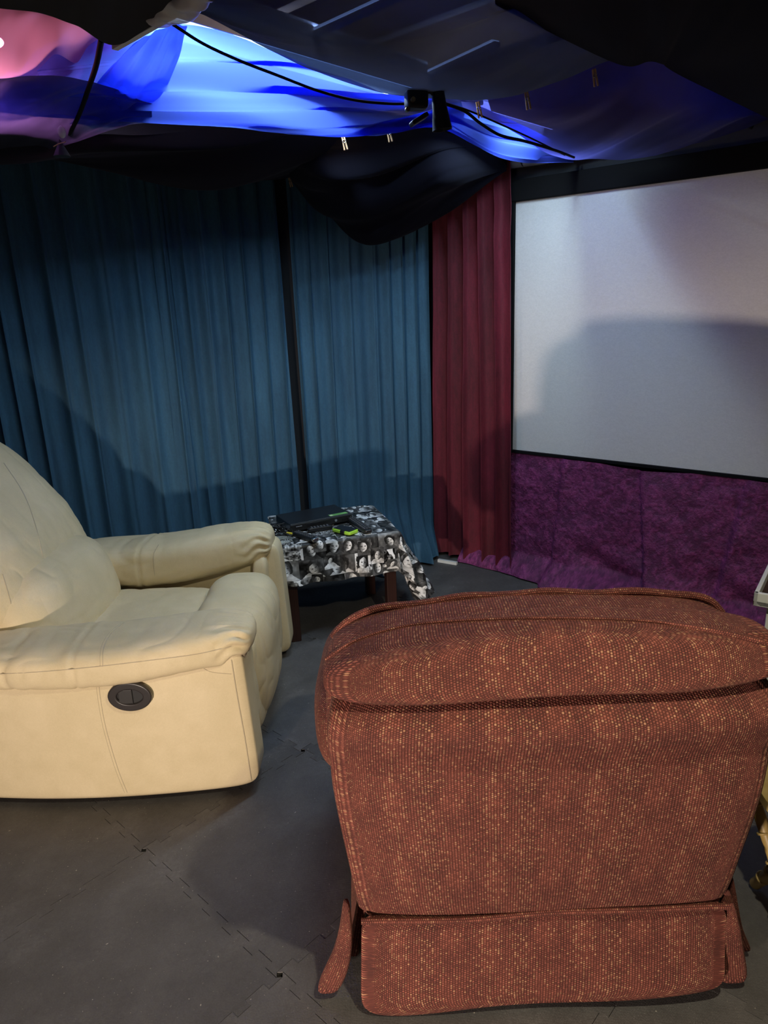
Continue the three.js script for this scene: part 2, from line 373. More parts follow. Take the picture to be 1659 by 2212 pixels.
{
  const t = thing('ceiling_bulb', 'warm bulb in an added black dome shade hanging above the rust armchair', 'bulb', OVER.pos);
  mesh('bulb', new THREE.SphereGeometry(.03, 24, 16), phys({ color: lin(1, 1, 1), emissive: lin(...OVER.color), emissiveIntensity: 5, roughness: .3 }), t);
  mesh('socket', new THREE.CylinderGeometry(.022, .026, .06, 20).translate(0, .055, 0), M.white, t);
  mesh('stem', new THREE.CylinderGeometry(.008, .008, .4, 12).translate(0, .28, 0), M.white, t);
  mesh('added_dome', new THREE.LatheGeometry([[.02, .085], [.05, .08], [.085, .045], [.105, -.045], [.102, -.045], [.082, .043], [.048, .075], [.02, .08]].map(p => new THREE.Vector2(...p)), 36), M.black, t);  // unseen dome added to keep this bulb off the far curtain and screen
  const l = new THREE.PointLight(lin(...OVER.color), OVER.power); l.castShadow = true; l.shadow.radius = 1.5; l.name = 'bulb_glow'; t.add(l);
}

// ---------------------------------------------------------------- work lamp with an added hood behind the photographer
{
  const p = V(...LAMP.pos), aim = V(...LAMP.aim), f = aim.clone().sub(p).setY(0).normalize(), ang = Math.atan2(f.x, f.z);
  const t = thing('work_lamp', 'warm work lamp with an added hood on a short black stand behind the chairs', 'lamp', [p.x, 0, p.z], ang);
  mesh('base', new THREE.CylinderGeometry(.14, .15, .025, 40).translate(0, .0125, -.04), M.black, t);
  mesh('pole', new THREE.CylinderGeometry(.012, .012, .36, 20).translate(0, .19, -.04), M.black, t);
  mesh('housing', box(.17, .16, .06, 0, p.y, -.035, .01), M.black, t);
  const glow = phys({ color: lin(1, .95, .9), emissive: lin(...LAMP.color), emissiveIntensity: 8, roughness: .4 });
  mesh('lens', box(.1, .06, .006, 0, p.y, -.002, .002), glow, t);
  // added hood: a wide board set askew, cutting the beam to darken the upper curtain
  mesh('added_visor', box(.9, .006, .34, 0, 0, .17).rotateZ(-.1).translate(-.15, p.y + .125, 0), M.blackMatte, t);
  for (const s of [-1, 1]) mesh('added_visor_arm', box(.008, .06, .02, s * .07, p.y + .1, -.01), M.black, t);
  const l = new THREE.RectAreaLight(lin(...LAMP.color), LAMP.power, .1, .06);
  l.position.set(0, p.y, .006); l.rotation.y = Math.PI; l.name = 'lamp_glow'; t.add(l);
}

// ---------------------------------------------------------------- projection screen
{
  const s0 = .46, s1 = 3.15, y0 = .74, y1 = 2.08;
  const c = onS((s0 + s1) / 2, 0, 0), t = thing('projection_screen', 'large white projection screen with a black frame on the wall', 'screen', [c.x, 0, c.z], Math.atan2(-SD.z, SD.x));
  const w = s1 - s0;
  const face = new THREE.PlaneGeometry(w, y1 - y0); face.translate(0, (y0 + y1) / 2, .002);
  mesh('screen_face', box(w, y1 - y0, .012, 0, (y0 + y1) / 2, -.004), M.screen, t);
  mesh('frame_bar', box(w + .1, .105, .04, 0, y1 + .053, .008, .006), M.blackMatte, t);
  mesh('frame_bar', box(w + .1, .014, .03, 0, y0 - .007, .006), M.blackMatte, t);
  mesh('frame_bar', box(.04, y1 - y0, .035, -w / 2 - .02, (y0 + y1) / 2, .006), M.blackMatte, t);
  mesh('frame_bar', box(.04, y1 - y0, .035, w / 2 + .02, (y0 + y1) / 2, .006), M.blackMatte, t);
}

// ---------------------------------------------------------------- curtains
function pleat(x) { const s = Math.sin(x); return s * (.75 + .25 * Math.abs(s)) ; }
{
  const tealPanel = (s0, s1, lamN, sd, label, off, opts = {}) => {
    const W = s1 - s0, nu = Math.round(W * 130), nv = 90, topY = 2.34;
    const f = (u, v) => {
      const y = topY * (1 - v), s = s0 + u * W;
      const drift = noise3(s * 1.7, v * 1.4, sd) * .5 * smooth(0, .8, v);
      const ph = u * lamN * Math.PI * 2 + drift * 1.6 + noise3(s * 2.3, sd, 2) * 3.6 + noise3(s * 6.1, sd + 1, 2) * 1.4;
      const loose = .55 + .45 * noise3(s * 4, v * 1.1, sd + 7);
      let o = pleat(ph) * (.006 + .026 * loose) * (1 - .3 * v) + Math.sin(ph * 2.13 + sd) * .009 * (1 - v * .5) + noise3(s * 9, v * 3.5, sd + 3) * .006 + noise3(s * 30, v * 14, sd + 4) * .0016;
      let yy = y, ss = s + .012 * Math.cos(ph);
      // hem: the cloth is a little too long and breaks on the floor
      const foot = smooth(.9, 1, v);
      o += foot * (.035 + .05 * Math.abs(noise3(s * 6, 1, sd + 5)));
      yy = Math.max(.006 + .012 * foot * (1 + noise3(s * 15, v * 30, sd)), yy);
      if (opts.puddle) { const k = smooth(.10, .3, s) * (1 - smooth(.5, .72, s)) * smooth(.82, 1, v); o += k * (.10 + .06 * Math.sin(s * 38)); yy += k * (.02 + .05 * Math.max(0, noise3(s * 17, v * 10, 4))) * (1 - smooth(.97, 1, v)); }
      return onT(ss, yy, off + o);
    };
    top('velvet_curtain', surface(nu, nv, f, (u, v) => [u * W * 1.5, (1 - v) * topY]), M.teal, label, 'curtain', 'teal velvet curtains');
  };
  tealPanel(.10, .945, 8.5, 11, 'teal velvet curtain panel hanging next to the red curtain', .0, { puddle: [.30, .62] });
  tealPanel(.985, 1.66, 7.2, 23, 'teal velvet curtain panel between two other teal panels behind the small table', .01);
  tealPanel(1.56, 3.7, 17, 37, 'wide teal velvet curtain panel behind the cream recliner', .035);
  top('curtain_rod', beam(onT(-.1, 2.36, .02), onT(3.75, 2.36, .02), .03, .03), M.black, 'black curtain rod over the teal curtains', 'curtain rod');
  // red velvet
  const nR = 5.2;
  const f = (u, v) => {
    const topY = 2.32, s = lerp(-.03, lerp(.485, .52, v), u) - .03 * (1 - u), ph = u * nR * Math.PI * 2 + noise3(u * 3, v * 1.2, 3) * 1.1, hem = .022 + .02 * u;
    const y = lerp(topY, hem, v);
    let o = .075 + pleat(ph) * lerp(.02, .027, v) + Math.sin(ph * 1.9 + 1) * .007 + noise3(u * 12, v * 9, 8) * .005;
    o += .006 * smooth(.05, .12, v) * (1 - smooth(.12, .3, v)) * smooth(.55, .7, u) * Math.sin(v * 40);
    return onS(s + .01 * Math.cos(ph), y, o);
  };
  top('velvet_drape', surface(130, 90, f, (u, v) => [u * .8, (1 - v) * 2.3]), M.red, 'narrow crimson velvet drape between the teal curtains and the screen', 'curtain');
  // purple crushed velvet under the screen
  const pf = (u, v) => {
    const s = lerp(.14, 3.3, u), y0 = .724;
    let y = y0 * (1 - v), o = .012 + .02 * v;
    const step = (c, w, a, sl) => { const x = s - c + sl * (v - .5); return a * smooth(-w, 0, x) * (1 - smooth(0, .5, x)); };
    o += step(.78, .03, .035, .05) * (.4 + v) + step(1.28, .02, .075, -.10) * (.3 + v) + step(1.7, .03, .05, .1) * (.3 + v);
    o += .03 * v * v * noise3(s * 2.1, 2, 1) + .007 * noise3(s * 7 + v * 3, v * 5, 6) + .004 * noise3(s * 20, v * 16, 7);
    const cr = smooth(.55, .9, v); o += cr * .022 * Math.sin(s * 11 - v * 16 + 2 * noise3(s * 3, v * 3, 9)) * smooth(.5, 1.0, s);
    const lay = smooth(.82, 1, v); o += lay * (.10 + .07 * smooth(.2, 1.2, s) + .02 * noise3(s * 4, 5, 5));
    y = Math.max(.008 + .003 * noise3(s * 6, v * 6, 2), y);
    y -= smooth(.12, 0, v) * .015 * Math.max(0, Math.sin((s - .95) * 6)) * smooth(.95, 1.1, s) * (1 - smooth(1.4, 1.6, s));
    return onS(s, y, o);
  };
  top('velvet_cloth', surface(260, 90, pf, (u, v) => [u * 3.2, (1 - v) * .9]), M.purple, 'purple crushed velvet cloth hanging below the projection screen down to the floor', 'cloth');
  const b = struct('trim_1', beam(onS(.03, .009, .17), onS(.16, .009, .15), .02, .018), M.white);
}

// ---------------------------------------------------------------- ceiling drapes
function drape(name, rows, mat, label, { fold = .02, lam = 5, dir = 0, sd = 1, nu = 120, nv = 70, group, sag = 0, edgeCalm = .4 } = {}) {
  const R = rows.map(r => r.map(p => p.isVector3 ? p : atH(p[0], p[1], p[2])));
  const size = R[0][0].distanceTo(R[0][R[0].length - 1]);
  const f = (u, v) => {
    const p = patch(R, u, v), w = dir ? u * (1 - dir) + v * dir : u;
    const x = w * lam + .35 * noise3(u * 2.3, v * 2.1, sd);
    const edge = (smooth(0, .12, v) * .7 + .3) * (1 - edgeCalm * smooth(.8, 1, v));
    p.y += fold * edge * (Math.sin(x * 6.28 + 2 * noise3(v * 2, u * 2, sd + 2)) * .5 + noise3(w * lam * 3.1, (u + v) * 1.5, sd + 5) * .55 + noise3(w * lam * 8, (u + v) * 3, sd + 9) * .18) - sag * Math.sin(Math.PI * v) * Math.sin(Math.PI * u);
    return p;
  };
  return top(name, surface(nu, nv, f, (u, v) => [u * size, v * size]), mat, label, 'drape', group);
}
drape('sheer_drape', [
  [[150, 62, 2.29], [400, 52, 2.285], [600, 112, 2.275], [760, 178, 2.27], [900, 218, 2.27], [1000, 218, 2.28], [1110, 262, 2.285], [1250, 330, 2.29]],
  [[30, 150, 2.22], [300, 160, 2.19], [560, 200, 2.165], [740, 235, 2.16], [880, 250, 2.17], [980, 246, 2.21], [1085, 304, 2.20], [1235, 342, 2.25]],
  [[-20, 205, 2.20], [320, 232, 2.15], [560, 258, 2.12], [740, 276, 2.105], [860, 270, 2.13], [960, 264, 2.18], [1088, 330, 2.17], [1238, 347, 2.23]],
  [[-60, 232, 2.20], [330, 265, 2.135], [560, 279, 2.095], [740, 297, 2.08], [845, 281, 2.11], [950, 276, 2.165], [1090, 344, 2.15], [1240, 350, 2.215]],
], M.sheerBlue, 'brightly lit royal blue sheer cloth slung under the tube lights', { fold: .026, lam: 7, dir: .45, sd: 3, nu: 220, nv: 110 });
drape('sheer_drape', [
  [[300, 88, 2.225], [340, 66, 2.225], [380, 52, 2.225], [405, 58, 2.225]],
  [[215, 170, 2.185], [275, 165, 2.175], [330, 160, 2.17], [375, 150, 2.18]],
  [[150, 270, 2.16], [205, 268, 2.15], [262, 262, 2.15], [320, 262, 2.16]],
], M.sheerBlue, 'gathered blue sheer strip hanging from the end of the white slat', { fold: .009, lam: 3, sd: 66, nu: 70, nv: 50 });
drape('sheer_drape', [
  [[400, -160, 2.24], [560, -140, 2.22], [700, -125, 2.22], [820, -100, 2.22], [930, -60, 2.23], [1020, -20, 2.25], [1060, -5, 2.265], [1088, 4, 2.275]],
  [[415, -60, 2.20], [570, -20, 2.17], [705, 10, 2.16], [835, 40, 2.15], [960, 60, 2.16], [1060, 62, 2.19], [1140, 58, 2.22], [1215, 62, 2.27]],
  [[425, 30, 2.19], [590, 118, 2.165], [720, 168, 2.145], [860, 204, 2.13], [1000, 214, 2.13], [1110, 205, 2.15], [1225, 176, 2.19], [1342, 124, 2.265]],
], M.sheerNavy, 'dark navy sheer cloth swag with light streaks in front of the bright blue cloth', { fold: .022, lam: 4, dir: .55, sd: 8, nu: 150, nv: 80 });
drape('sheer_drape', [
  [[960, 190, 2.30], [1150, 160, 2.295], [1340, 108, 2.29], [1430, 118, 2.285], [1540, 183, 2.285], [1664, 240, 2.285]],
  [[985, 212, 2.24], [1130, 232, 2.20], [1280, 250, 2.15], [1410, 245, 2.15], [1530, 258, 2.19], [1668, 244, 2.26]],
  [[1005, 232, 2.21], [1115, 290, 2.20], [1232, 343, 2.185], [1360, 341, 2.18], [1510, 311, 2.20], [1672, 247, 2.25]],
], M.sheerViolet, 'violet blue sheer cloth swag above the corner of the screen', { fold: .018, lam: 5, dir: .3, sd: 14, nu: 130, nv: 80 });
drape('sheer_drape', [
  [[1040, -260, 2.2], [1250, -260, 2.18], [1450, -240, 2.18], [1650, -220, 2.19], [1900, -200, 2.2]],
  [[1060, -120, 2.21], [1300, -60, 2.17], [1450, -30, 2.16], [1650, 10, 2.17], [1900, 60, 2.2]],
  [[1070, 12, 2.255], [1336, 138, 2.22], [1422, 136, 2.22], [1535, 196, 2.235], [1900, 370, 2.25]],
], M.sheerBlack, 'black sheer cloth covering the ceiling in front of the screen', { fold: .012, lam: 4, sd: 21, edgeCalm: .9 });
drape('sheer_drape', [
  [[-220, 170, 2.27], [60, 225, 2.26], [330, 250, 2.25], [560, 262, 2.255], [760, 282, 2.27]],
  [[-200, 265, 2.19], [80, 298, 2.18], [320, 322, 2.155], [530, 338, 2.15], [690, 330, 2.2]],
  [[-190, 345, 2.2], [50, 352, 2.2], [225, 362, 2.185], [455, 405, 2.125], [624, 386, 2.2]],
  [onT(3.2, 2.33, .1), onT(2.35, 2.33, .1), onT(1.9, 2.33, .1), onT(1.45, 2.33, .1), onT(.95, 2.33, .1)],
], M.sheerBlack, 'long black cloth swag across the top of the teal curtains behind the recliner', { fold: .03, lam: 4, dir: .5, sd: 28 });
drape('sheer_drape', [
  [[600, 285, 2.28], [740, 290, 2.27], [880, 274, 2.275], [1000, 296, 2.28], [1100, 352, 2.275]],
  [[620, 340, 2.21], [725, 390, 2.09], [830, 424, 2.06], [960, 385, 2.12], [1092, 357, 2.25]],
  [[627, 386, 2.2], [700, 462, 2.04], [805, 521, 1.90], [960, 452, 2.06], [1090, 362, 2.235]],
  [onT(.95, 2.33, .1), onT(.75, 2.25, .1), onT(.5, 2.2, .1), onT(.2, 2.25, .12), onT(-.1, 2.33, .2)],
], M.sheerBlack, 'deep black cloth swag sagging beside the top of the red drape', { fold: .03, lam: 6, dir: .7, sd: 35 });
drape('sheer_drape', [
  [[-320, -60, 2.28], [-60, 5, 2.275], [90, 18, 2.275], [200, 40, 2.28], [300, 40, 2.285]],
  [[-300, 90, 2.23], [-40, 150, 2.21], [90, 150, 2.215], [190, 120, 2.24], [260, 95, 2.26]],
  [[-290, 240, 2.22], [-30, 330, 2.185], [80, 320, 2.19], [180, 210, 2.24], [240, 140, 2.265]],
], M.sheerPink, 'pink sheer cloth slung under the ceiling beside the blue cloth', { fold: .02, lam: 3, dir: .2, sd: 42 });
drape('sheer_drape', [
  [[-280, 130, 2.20], [-20, 168, 2.185], [130, 165, 2.175], [240, 190, 2.165], [330, 225, 2.155]],
  [[-280, 230, 2.18], [-20, 250, 2.165], [120, 245, 2.155], [230, 240, 2.15], [325, 250, 2.15]],
  [[-280, 330, 2.19], [-20, 338, 2.175], [110, 318, 2.165], [220, 285, 2.155], [320, 268, 2.15]],
], M.sheerNavy, 'dark sheer cloth swag below the pink cloth', { fold: .018, lam: 3.5, dir: .4, sd: 71 });
drape('dark_drape', [
  [[-300, -420, 2.16], [-100, -420, 2.16], [60, -420, 2.16], [200, -400, 2.16], [330, -380, 2.16], [440, -340, 2.16], [500, -300, 2.17]],
  [[-280, -180, 2.13], [-90, -170, 2.11], [60, -160, 2.1], [180, -140, 2.1], [270, -130, 2.1], [380, -140, 2.11], [470, -140, 2.14]],
  [[-260, -10, 2.13], [-60, 10, 2.11], [70, 26, 2.1], [165, 52, 2.095], [250, 102, 2.09], [345, 48, 2.10], [440, -6, 2.13]],
], phys({ color: lin(.012, .011, .014), roughness: .9 }), 'opaque black cloth hanging low beside the white stick', { fold: .008, lam: 3, sd: 50 });

// ---------------------------------------------------------------- small things on the ceiling
{
  // white slat with a scrap of plastic wrapped around it
  const a = atH(248, 104, 2.10), b = atH(470, -22, 2.10);
  const st = thing('white_slat', 'thin white wooden slat along the edge of the black cloth', 'slat');
  mesh('slat', beam(a, b, .012, .007), M.white, st);
  const film = phys({ color: lin(.75, .74, .78), roughness: .35, transmission: .35, thickness: 0, ior: 1.4 });
  const ax = b.clone().sub(a), n = ax.clone().normalize(), sd = V(-n.z, 0, n.x);
  const g = surface(36, 20, (u, v) => {
    const p = a.clone().addScaledVector(ax, .42 + u * .5), th = v * 6.28, r = (.016 + .012 * Math.sin(u * 3.1) + .007 * noise3(u * 9, v * 7, 3));
    return p.addScaledVector(sd, Math.cos(th) * r * 1.25).add(V(0, Math.sin(th) * r * .8 + .01, 0));
  });
  top('plastic_wrap', g, film, 'crumpled clear plastic wrapped round the white slat', 'plastic');
  const cord = (pts, r, label) => top('power_cord', tube(pts.map(p => atH(...p)), r, 70, 6), M.blackMatte, label, 'cord');
  cord([[372, 52, 2.14], [440, 95, 2.13], [520, 132, 2.12], [600, 163, 2.11], [690, 197, 2.105], [770, 217, 2.105], [840, 224, 2.11], [895, 224, 2.13]], .0035, 'black cord swagged across the blue cloth up to the clip lamp');
  cord([[955, 222, 2.15], [1000, 238, 2.14], [1040, 268, 2.12], [1080, 292, 2.10], [1130, 304, 2.095], [1200, 325, 2.11], [1240, 340, 2.15]], .005, 'thick black cord trailing from the clip lamp toward the screen corner');
  cord([[960, 222, 2.16], [1015, 240, 2.15], [1080, 268, 2.13], [1150, 300, 2.12], [1220, 335, 2.13]], .003, 'thin black cord beside the thick one past the clip lamp');
  cord([[219, 86, 2.12], [208, 140, 2.13], [190, 195, 2.14], [172, 245, 2.15], [150, 290, 2.16]], .006, 'black cord hanging down from the black cloth over the pink cloth');
  // clip-on spotlight
  const c = atH(915, 225, 2.10), t = thing('clip_lamp', 'black clip-on spotlight fixed to the edge of the blue cloth', 'lamp', [c.x, 2.10, c.z], .2);
  mesh('clamp', pillow(.06, .05, .045, { n: 5, seg: 12 }).translate(-.02, .01, 0), M.black, t);
  mesh('clamp_jaw', box(.05, .012, .04, -.03, -.026, 0, .004).rotateZ(.5), M.black, t);
  const scr = new THREE.CylinderGeometry(.006, .006, .012, 14); scr.rotateX(Math.PI / 2);
  mesh('screw', scr.clone().translate(-.036, .004, .026), M.brass, t); mesh('screw', scr.clone().translate(-.05, -.018, .02), M.brass, t);
  mesh('arm', tube([V(.0, .025, 0), V(.02, .03, 0), V(.035, .015, 0)], .006, 12, 8), M.black, t);
  const cone = new THREE.LatheGeometry([[.012, .045], [.017, .04], [.02, 0], [.027, -.05], [.025, -.05], [.018, 0], [.014, .035]].map(p => new THREE.Vector2(...p)), 28);
  cone.rotateZ(.12); cone.translate(.045, -.012, 0);
  mesh('shade', cone, M.black, t);
  // small clip light at the far left
  const q = atH(132, 296, 2.13), k = thing('clip_light', 'small clip light with a bare white bulb under the black swag', 'lamp', [q.x, 2.13, q.z]);
  mesh('bulb', new THREE.SphereGeometry(.012, 18, 14).scale(1, 1.5, 1).translate(.004, .014, 0), M.white, k);
  mesh('clip', new THREE.ConeGeometry(.026, .05, 20).translate(-.006, -.03, 0), M.black, k);
  mesh('wire', tube([V(-.02, -.03, .02), V(0, -.024, .026), V(.02, -.018, .02)], .0015, 10, 5), M.brass, k);
  // clothes pegs
  const pegs = [[742, 300, 2.12, 'wooden peg on the lowest hem of the lit blue cloth'], [839, 282, 2.13, 'wooden peg on the blue hem near the clip lamp'], [1284, 158, 2.2, 'wooden peg under the corner of the navy swag'], [1138, 208, 2.14, 'wooden peg on the navy hem right of the clip lamp'], [1033, 228, 2.15, 'wooden peg beside the cords past the clip lamp'], [626, 388, 2.19, 'pale wooden peg between the two black swags']];
  for (const [x, y, h, label] of pegs) {
    const p = atH(x, y, h), o = thing('clothes_peg', label, 'peg', [p.x, p.y, p.z], 0, 'clothes pegs'); o.rotation.z = .2;
    for (const s of [-1, 1]) mesh('peg_half', box(.005, .045, .006, s * .0035, -.012, 0, .0015).rotateZ(s * .04), M.peg, o);
    mesh('spring', new THREE.TorusGeometry(.005, .001, 6, 14).translate(0, -.008, .004), M.chrome, o);
  }
  // service pipe and dim cables along the screen wall
  const pp = thing('duct_pipe', 'pale service pipe running along the ceiling above the screen', 'pipe');
  mesh('pipe', tube([onS(.42, 2.27, .03), onS(.7, 2.265, .03), onS(1.3, 2.29, .03), onS(3, 2.3, .03)], .028, 40, 14), phys({ color: lin(.25, .25, .25), roughness: .5 }), pp);
  for (const s of [.52, .9, 1.6, 2.3]) mesh('clamp', new THREE.TorusGeometry(.031, .005, 8, 20).rotateY(Math.atan2(-SD.z, SD.x) + Math.PI / 2).translate(...onS(s, 2.275, .03).toArray()), M.black, pp);
  top('cable', tube([onS(.5, 2.35, .1), onS(.66, 2.25, .12), onS(1.0, 2.3, .1), onS(1.6, 2.33, .08), onS(2.2, 2.3, .1)], .006, 50, 6), M.black, 'black cable looping above the screen frame', 'cable');
}

// ---------------------------------------------------------------- cream leather recliner (faces right)
{
  const ox = -.95, oz = -2.62;
  const t = thing('recliner', 'cream leather recliner armchair with padded arms and a black oval release handle', 'armchair', [ox, 0, oz]);
  const L = M.leather;
  const wr = (v, a, sx, sy, sz, s) => a * noise3(v.x * sx, v.y * sy, v.z * sz + s);
  const side = (zc, sgn, top) => {
    const g = pillow(1.06, .50, .14, { n: 14, seg: 40, deform: v => {
      const fx = (v.x + .53) / 1.06;
      if (v.z * sgn > 0) v.z += sgn * .055 * Math.sin(Math.PI * clamp(fx * .95, 0, 1)) * (.75 - .5 * v.y);
      if (v.y > .1) v.y += .06 * fx * smooth(.1, .25, v.y);
      v.x += (.03 - .04 * v.y) * smooth(.3, 1, fx);
      v.x += ox * 0; v.y += .275; v.x += -1.03 - ox; v.z += zc;
    } });
    return mesh('side_panel', g, L, t);
  };
  const near = side(.47, 1); side(-.47, -1);
  const seam = (pts, parent, r = .0012, mat = M.thread) => mesh('seam', tube(pts, r, 40, 5), mat, parent);
  // arm pads
  const arm = (zc, sgn, y0, hgt, name) => {
    const g = pillow(1.14, hgt, .31, { n: 3.4, seg: 120, deform: (v, k) => {
      const fx = (v.x + .57) / 1.14, ang = Math.atan2(v.y, v.z);
      const fr = smooth(.84, 1, fx), bk = 1 - smooth(.35, .6, fx);
      crease(v, k, .003 + .005 * bk, 7, 9, 5, 3 * sgn);
      v.addScaledVector(k, fr * (1 - smooth(.97, 1, fx)) * .008 * Math.sin(ang * 17 + 3 * noise3(fx * 20, ang, 2)));
      const d = Math.abs(v.x - .0 - .07 * (v.z * sgn)); v.addScaledVector(k, -.006 * smooth(.012, 0, d) + .003 * smooth(.05, .015, d));
      v.y += (sgn > 0 ? .075 : .11) * fx - .055 + .012 * Math.sin(fx * 8);
      if (v.z * sgn > .0 && v.y < .02) v.y -= .03 * fr * smooth(.02, -.05, v.y);
      v.x += -1.015 - ox; v.y += y0; v.z += zc;
    } });
    return mesh(name, g, L, t);
  };
  const na = arm(.452, 1, .528, .145, 'arm_pad'); const fa = arm(-.46, -1, .515, .20, 'arm_pad'); fa.position.x = -.06;
  mesh('front_flap', pillow(.07, .42, .2, { n: 5, seg: 20, deform: (v, k) => { crease(v, k, .008, 5, 6, 9, 1); v.x += -.05 * v.y + .02 * smooth(.05, .2, v.y); v.z += .02 * v.y; v.x += -.515 - ox; v.y += .36; v.z += .40; } }), L, t);
  mesh('front_flap', pillow(.07, .42, .2, { n: 5, seg: 20, deform: v => { v.x += wr(v, .008, 3, 12, 12, 1); v.x += -.565 - ox; v.y += .33; v.z += -.44; } }), L, t);
  // seat and the footrest roll in front of it
  mesh('seat_cushion', pillow(.62, .18, .66, { n: 4, seg: 70, deform: (v, k) => { crease(v, k, .004, 6, 3, 6, 5); v.y += .012 * Math.cos(v.z * 5); v.x += -1.0 - ox; v.y += .36; v.z -= .0; } }), L, t);
  mesh('footrest', pillow(.32, .52, .62, { n: 3.4, seg: 80, deform: (v, k) => { crease(v, k, .005, 4, 4, 7, 8); v.x += wr(v, .008, 3, 7, 5, 6) - .02 * smooth(0, .25, -v.y); v.x += -.605 - ox; v.y += .275; v.z -= .01; } }), L, t);
  mesh('footrest_lower', pillow(.12, .42, .6, { n: 6, seg: 24, deform: v => { v.x += .02 * v.y; v.x += -.545 - ox; v.y += .245; v.z -= .01; } }), L, t);
  // lumbar pillow and the reclined upper back
  mesh('lumbar_cushion', pillow(.40, .40, .76, { n: 2.9, seg: 90, deform: (v, k) => { crease(v, k, .006, 5, 8, 3.5, 12); v.x -= v.y * .30; v.x += -1.345 - ox; v.y += .545; } }), L, t);
  const back = mesh('back_cushion', pillow(.36, .80, .84, { n: 3.0, seg: 110, deform: (v, k) => {
    crease(v, k, .0055, 3, 3, 6, 17); crease(v, k, .002, 8, 12, 9, 18);
    v.x -= v.y * .42 + Math.max(0, v.y) * .25; v.x += -1.50 - ox; v.y += .82;
  } }), L, t);
  mesh('back_shell', pillow(.2, .75, .8, { n: 6, seg: 20, deform: v => { v.x -= v.y * .45; v.x += -1.67 - ox; v.y += .66; } }), L, t);
  mesh('under_frame', box(.8, .05, .8, -1.02 - ox, .028, 0), M.black, t);
  // stitched seams
  const th = (pix, m, r = .0011) => seamPx('seam', pix, [m], r, M.thread, m, 30, .0002);
  th([[211, 1452], [216, 1500], [226, 1560], [242, 1620], [258, 1670], [275, 1712]], near); th([[205, 1452], [210, 1500], [220, 1560], [236, 1620], [252, 1670], [269, 1712]], near, .0007);
  th([[420, 1424], [432, 1438], [452, 1450], [475, 1454], [500, 1456]], near);
  th([[500, 1425], [512, 1500], [530, 1600], [543, 1686]], near, .002);
  th([[222, 1440], [224, 1400], [240, 1370], [268, 1345]], na); th([[216, 1440], [218, 1400], [234, 1370], [262, 1345]], na, .0007);
  th([[0, 1456], [90, 1451], [200, 1441], [320, 1427], [430, 1412], [500, 1396]], na, .0013);
  th([[366, 1256], [362, 1225], [362, 1195], [372, 1175]], fa); th([[5, 1240], [20, 1290], [28, 1320]], back, .0016); th([[8, 1000], [50, 1065], [75, 1130], [98, 1225]], back, .002);
  // release handle
  const hp = hit(V(-.842, .412, 0), V(0, 0, -1), [near]).point;
  const h = mesh('handle_plate', (() => { const e = new THREE.Shape(); e.absellipse(0, 0, .066, .047, 0, Math.PI * 2); const hole = new THREE.Path(); hole.absellipse(0, 0, .047, .031, 0, Math.PI * 2, true); e.holes.push(hole); return new THREE.ExtrudeGeometry(e, { depth: .008, bevelSize: .005, bevelThickness: .005, bevelSegments: 4, curveSegments: 36 }); })(), phys({ color: lin(.035, .03, .03), roughness: .3 }), t, 'black oval plastic handle plate');
  h.position.set(hp.x - ox, hp.y, hp.z - oz + .004);
  const cup = mesh('handle_cup', new THREE.CylinderGeometry(.05, .045, .004, 36).rotateX(Math.PI / 2).scale(1, .68, 1), M.black, h); cup.position.z = .003;
  mesh('lever', box(.046, .052, .008, -.014, 0, .006, .003), phys({ color: lin(.03, .028, .028), roughness: .4 }), h);
}

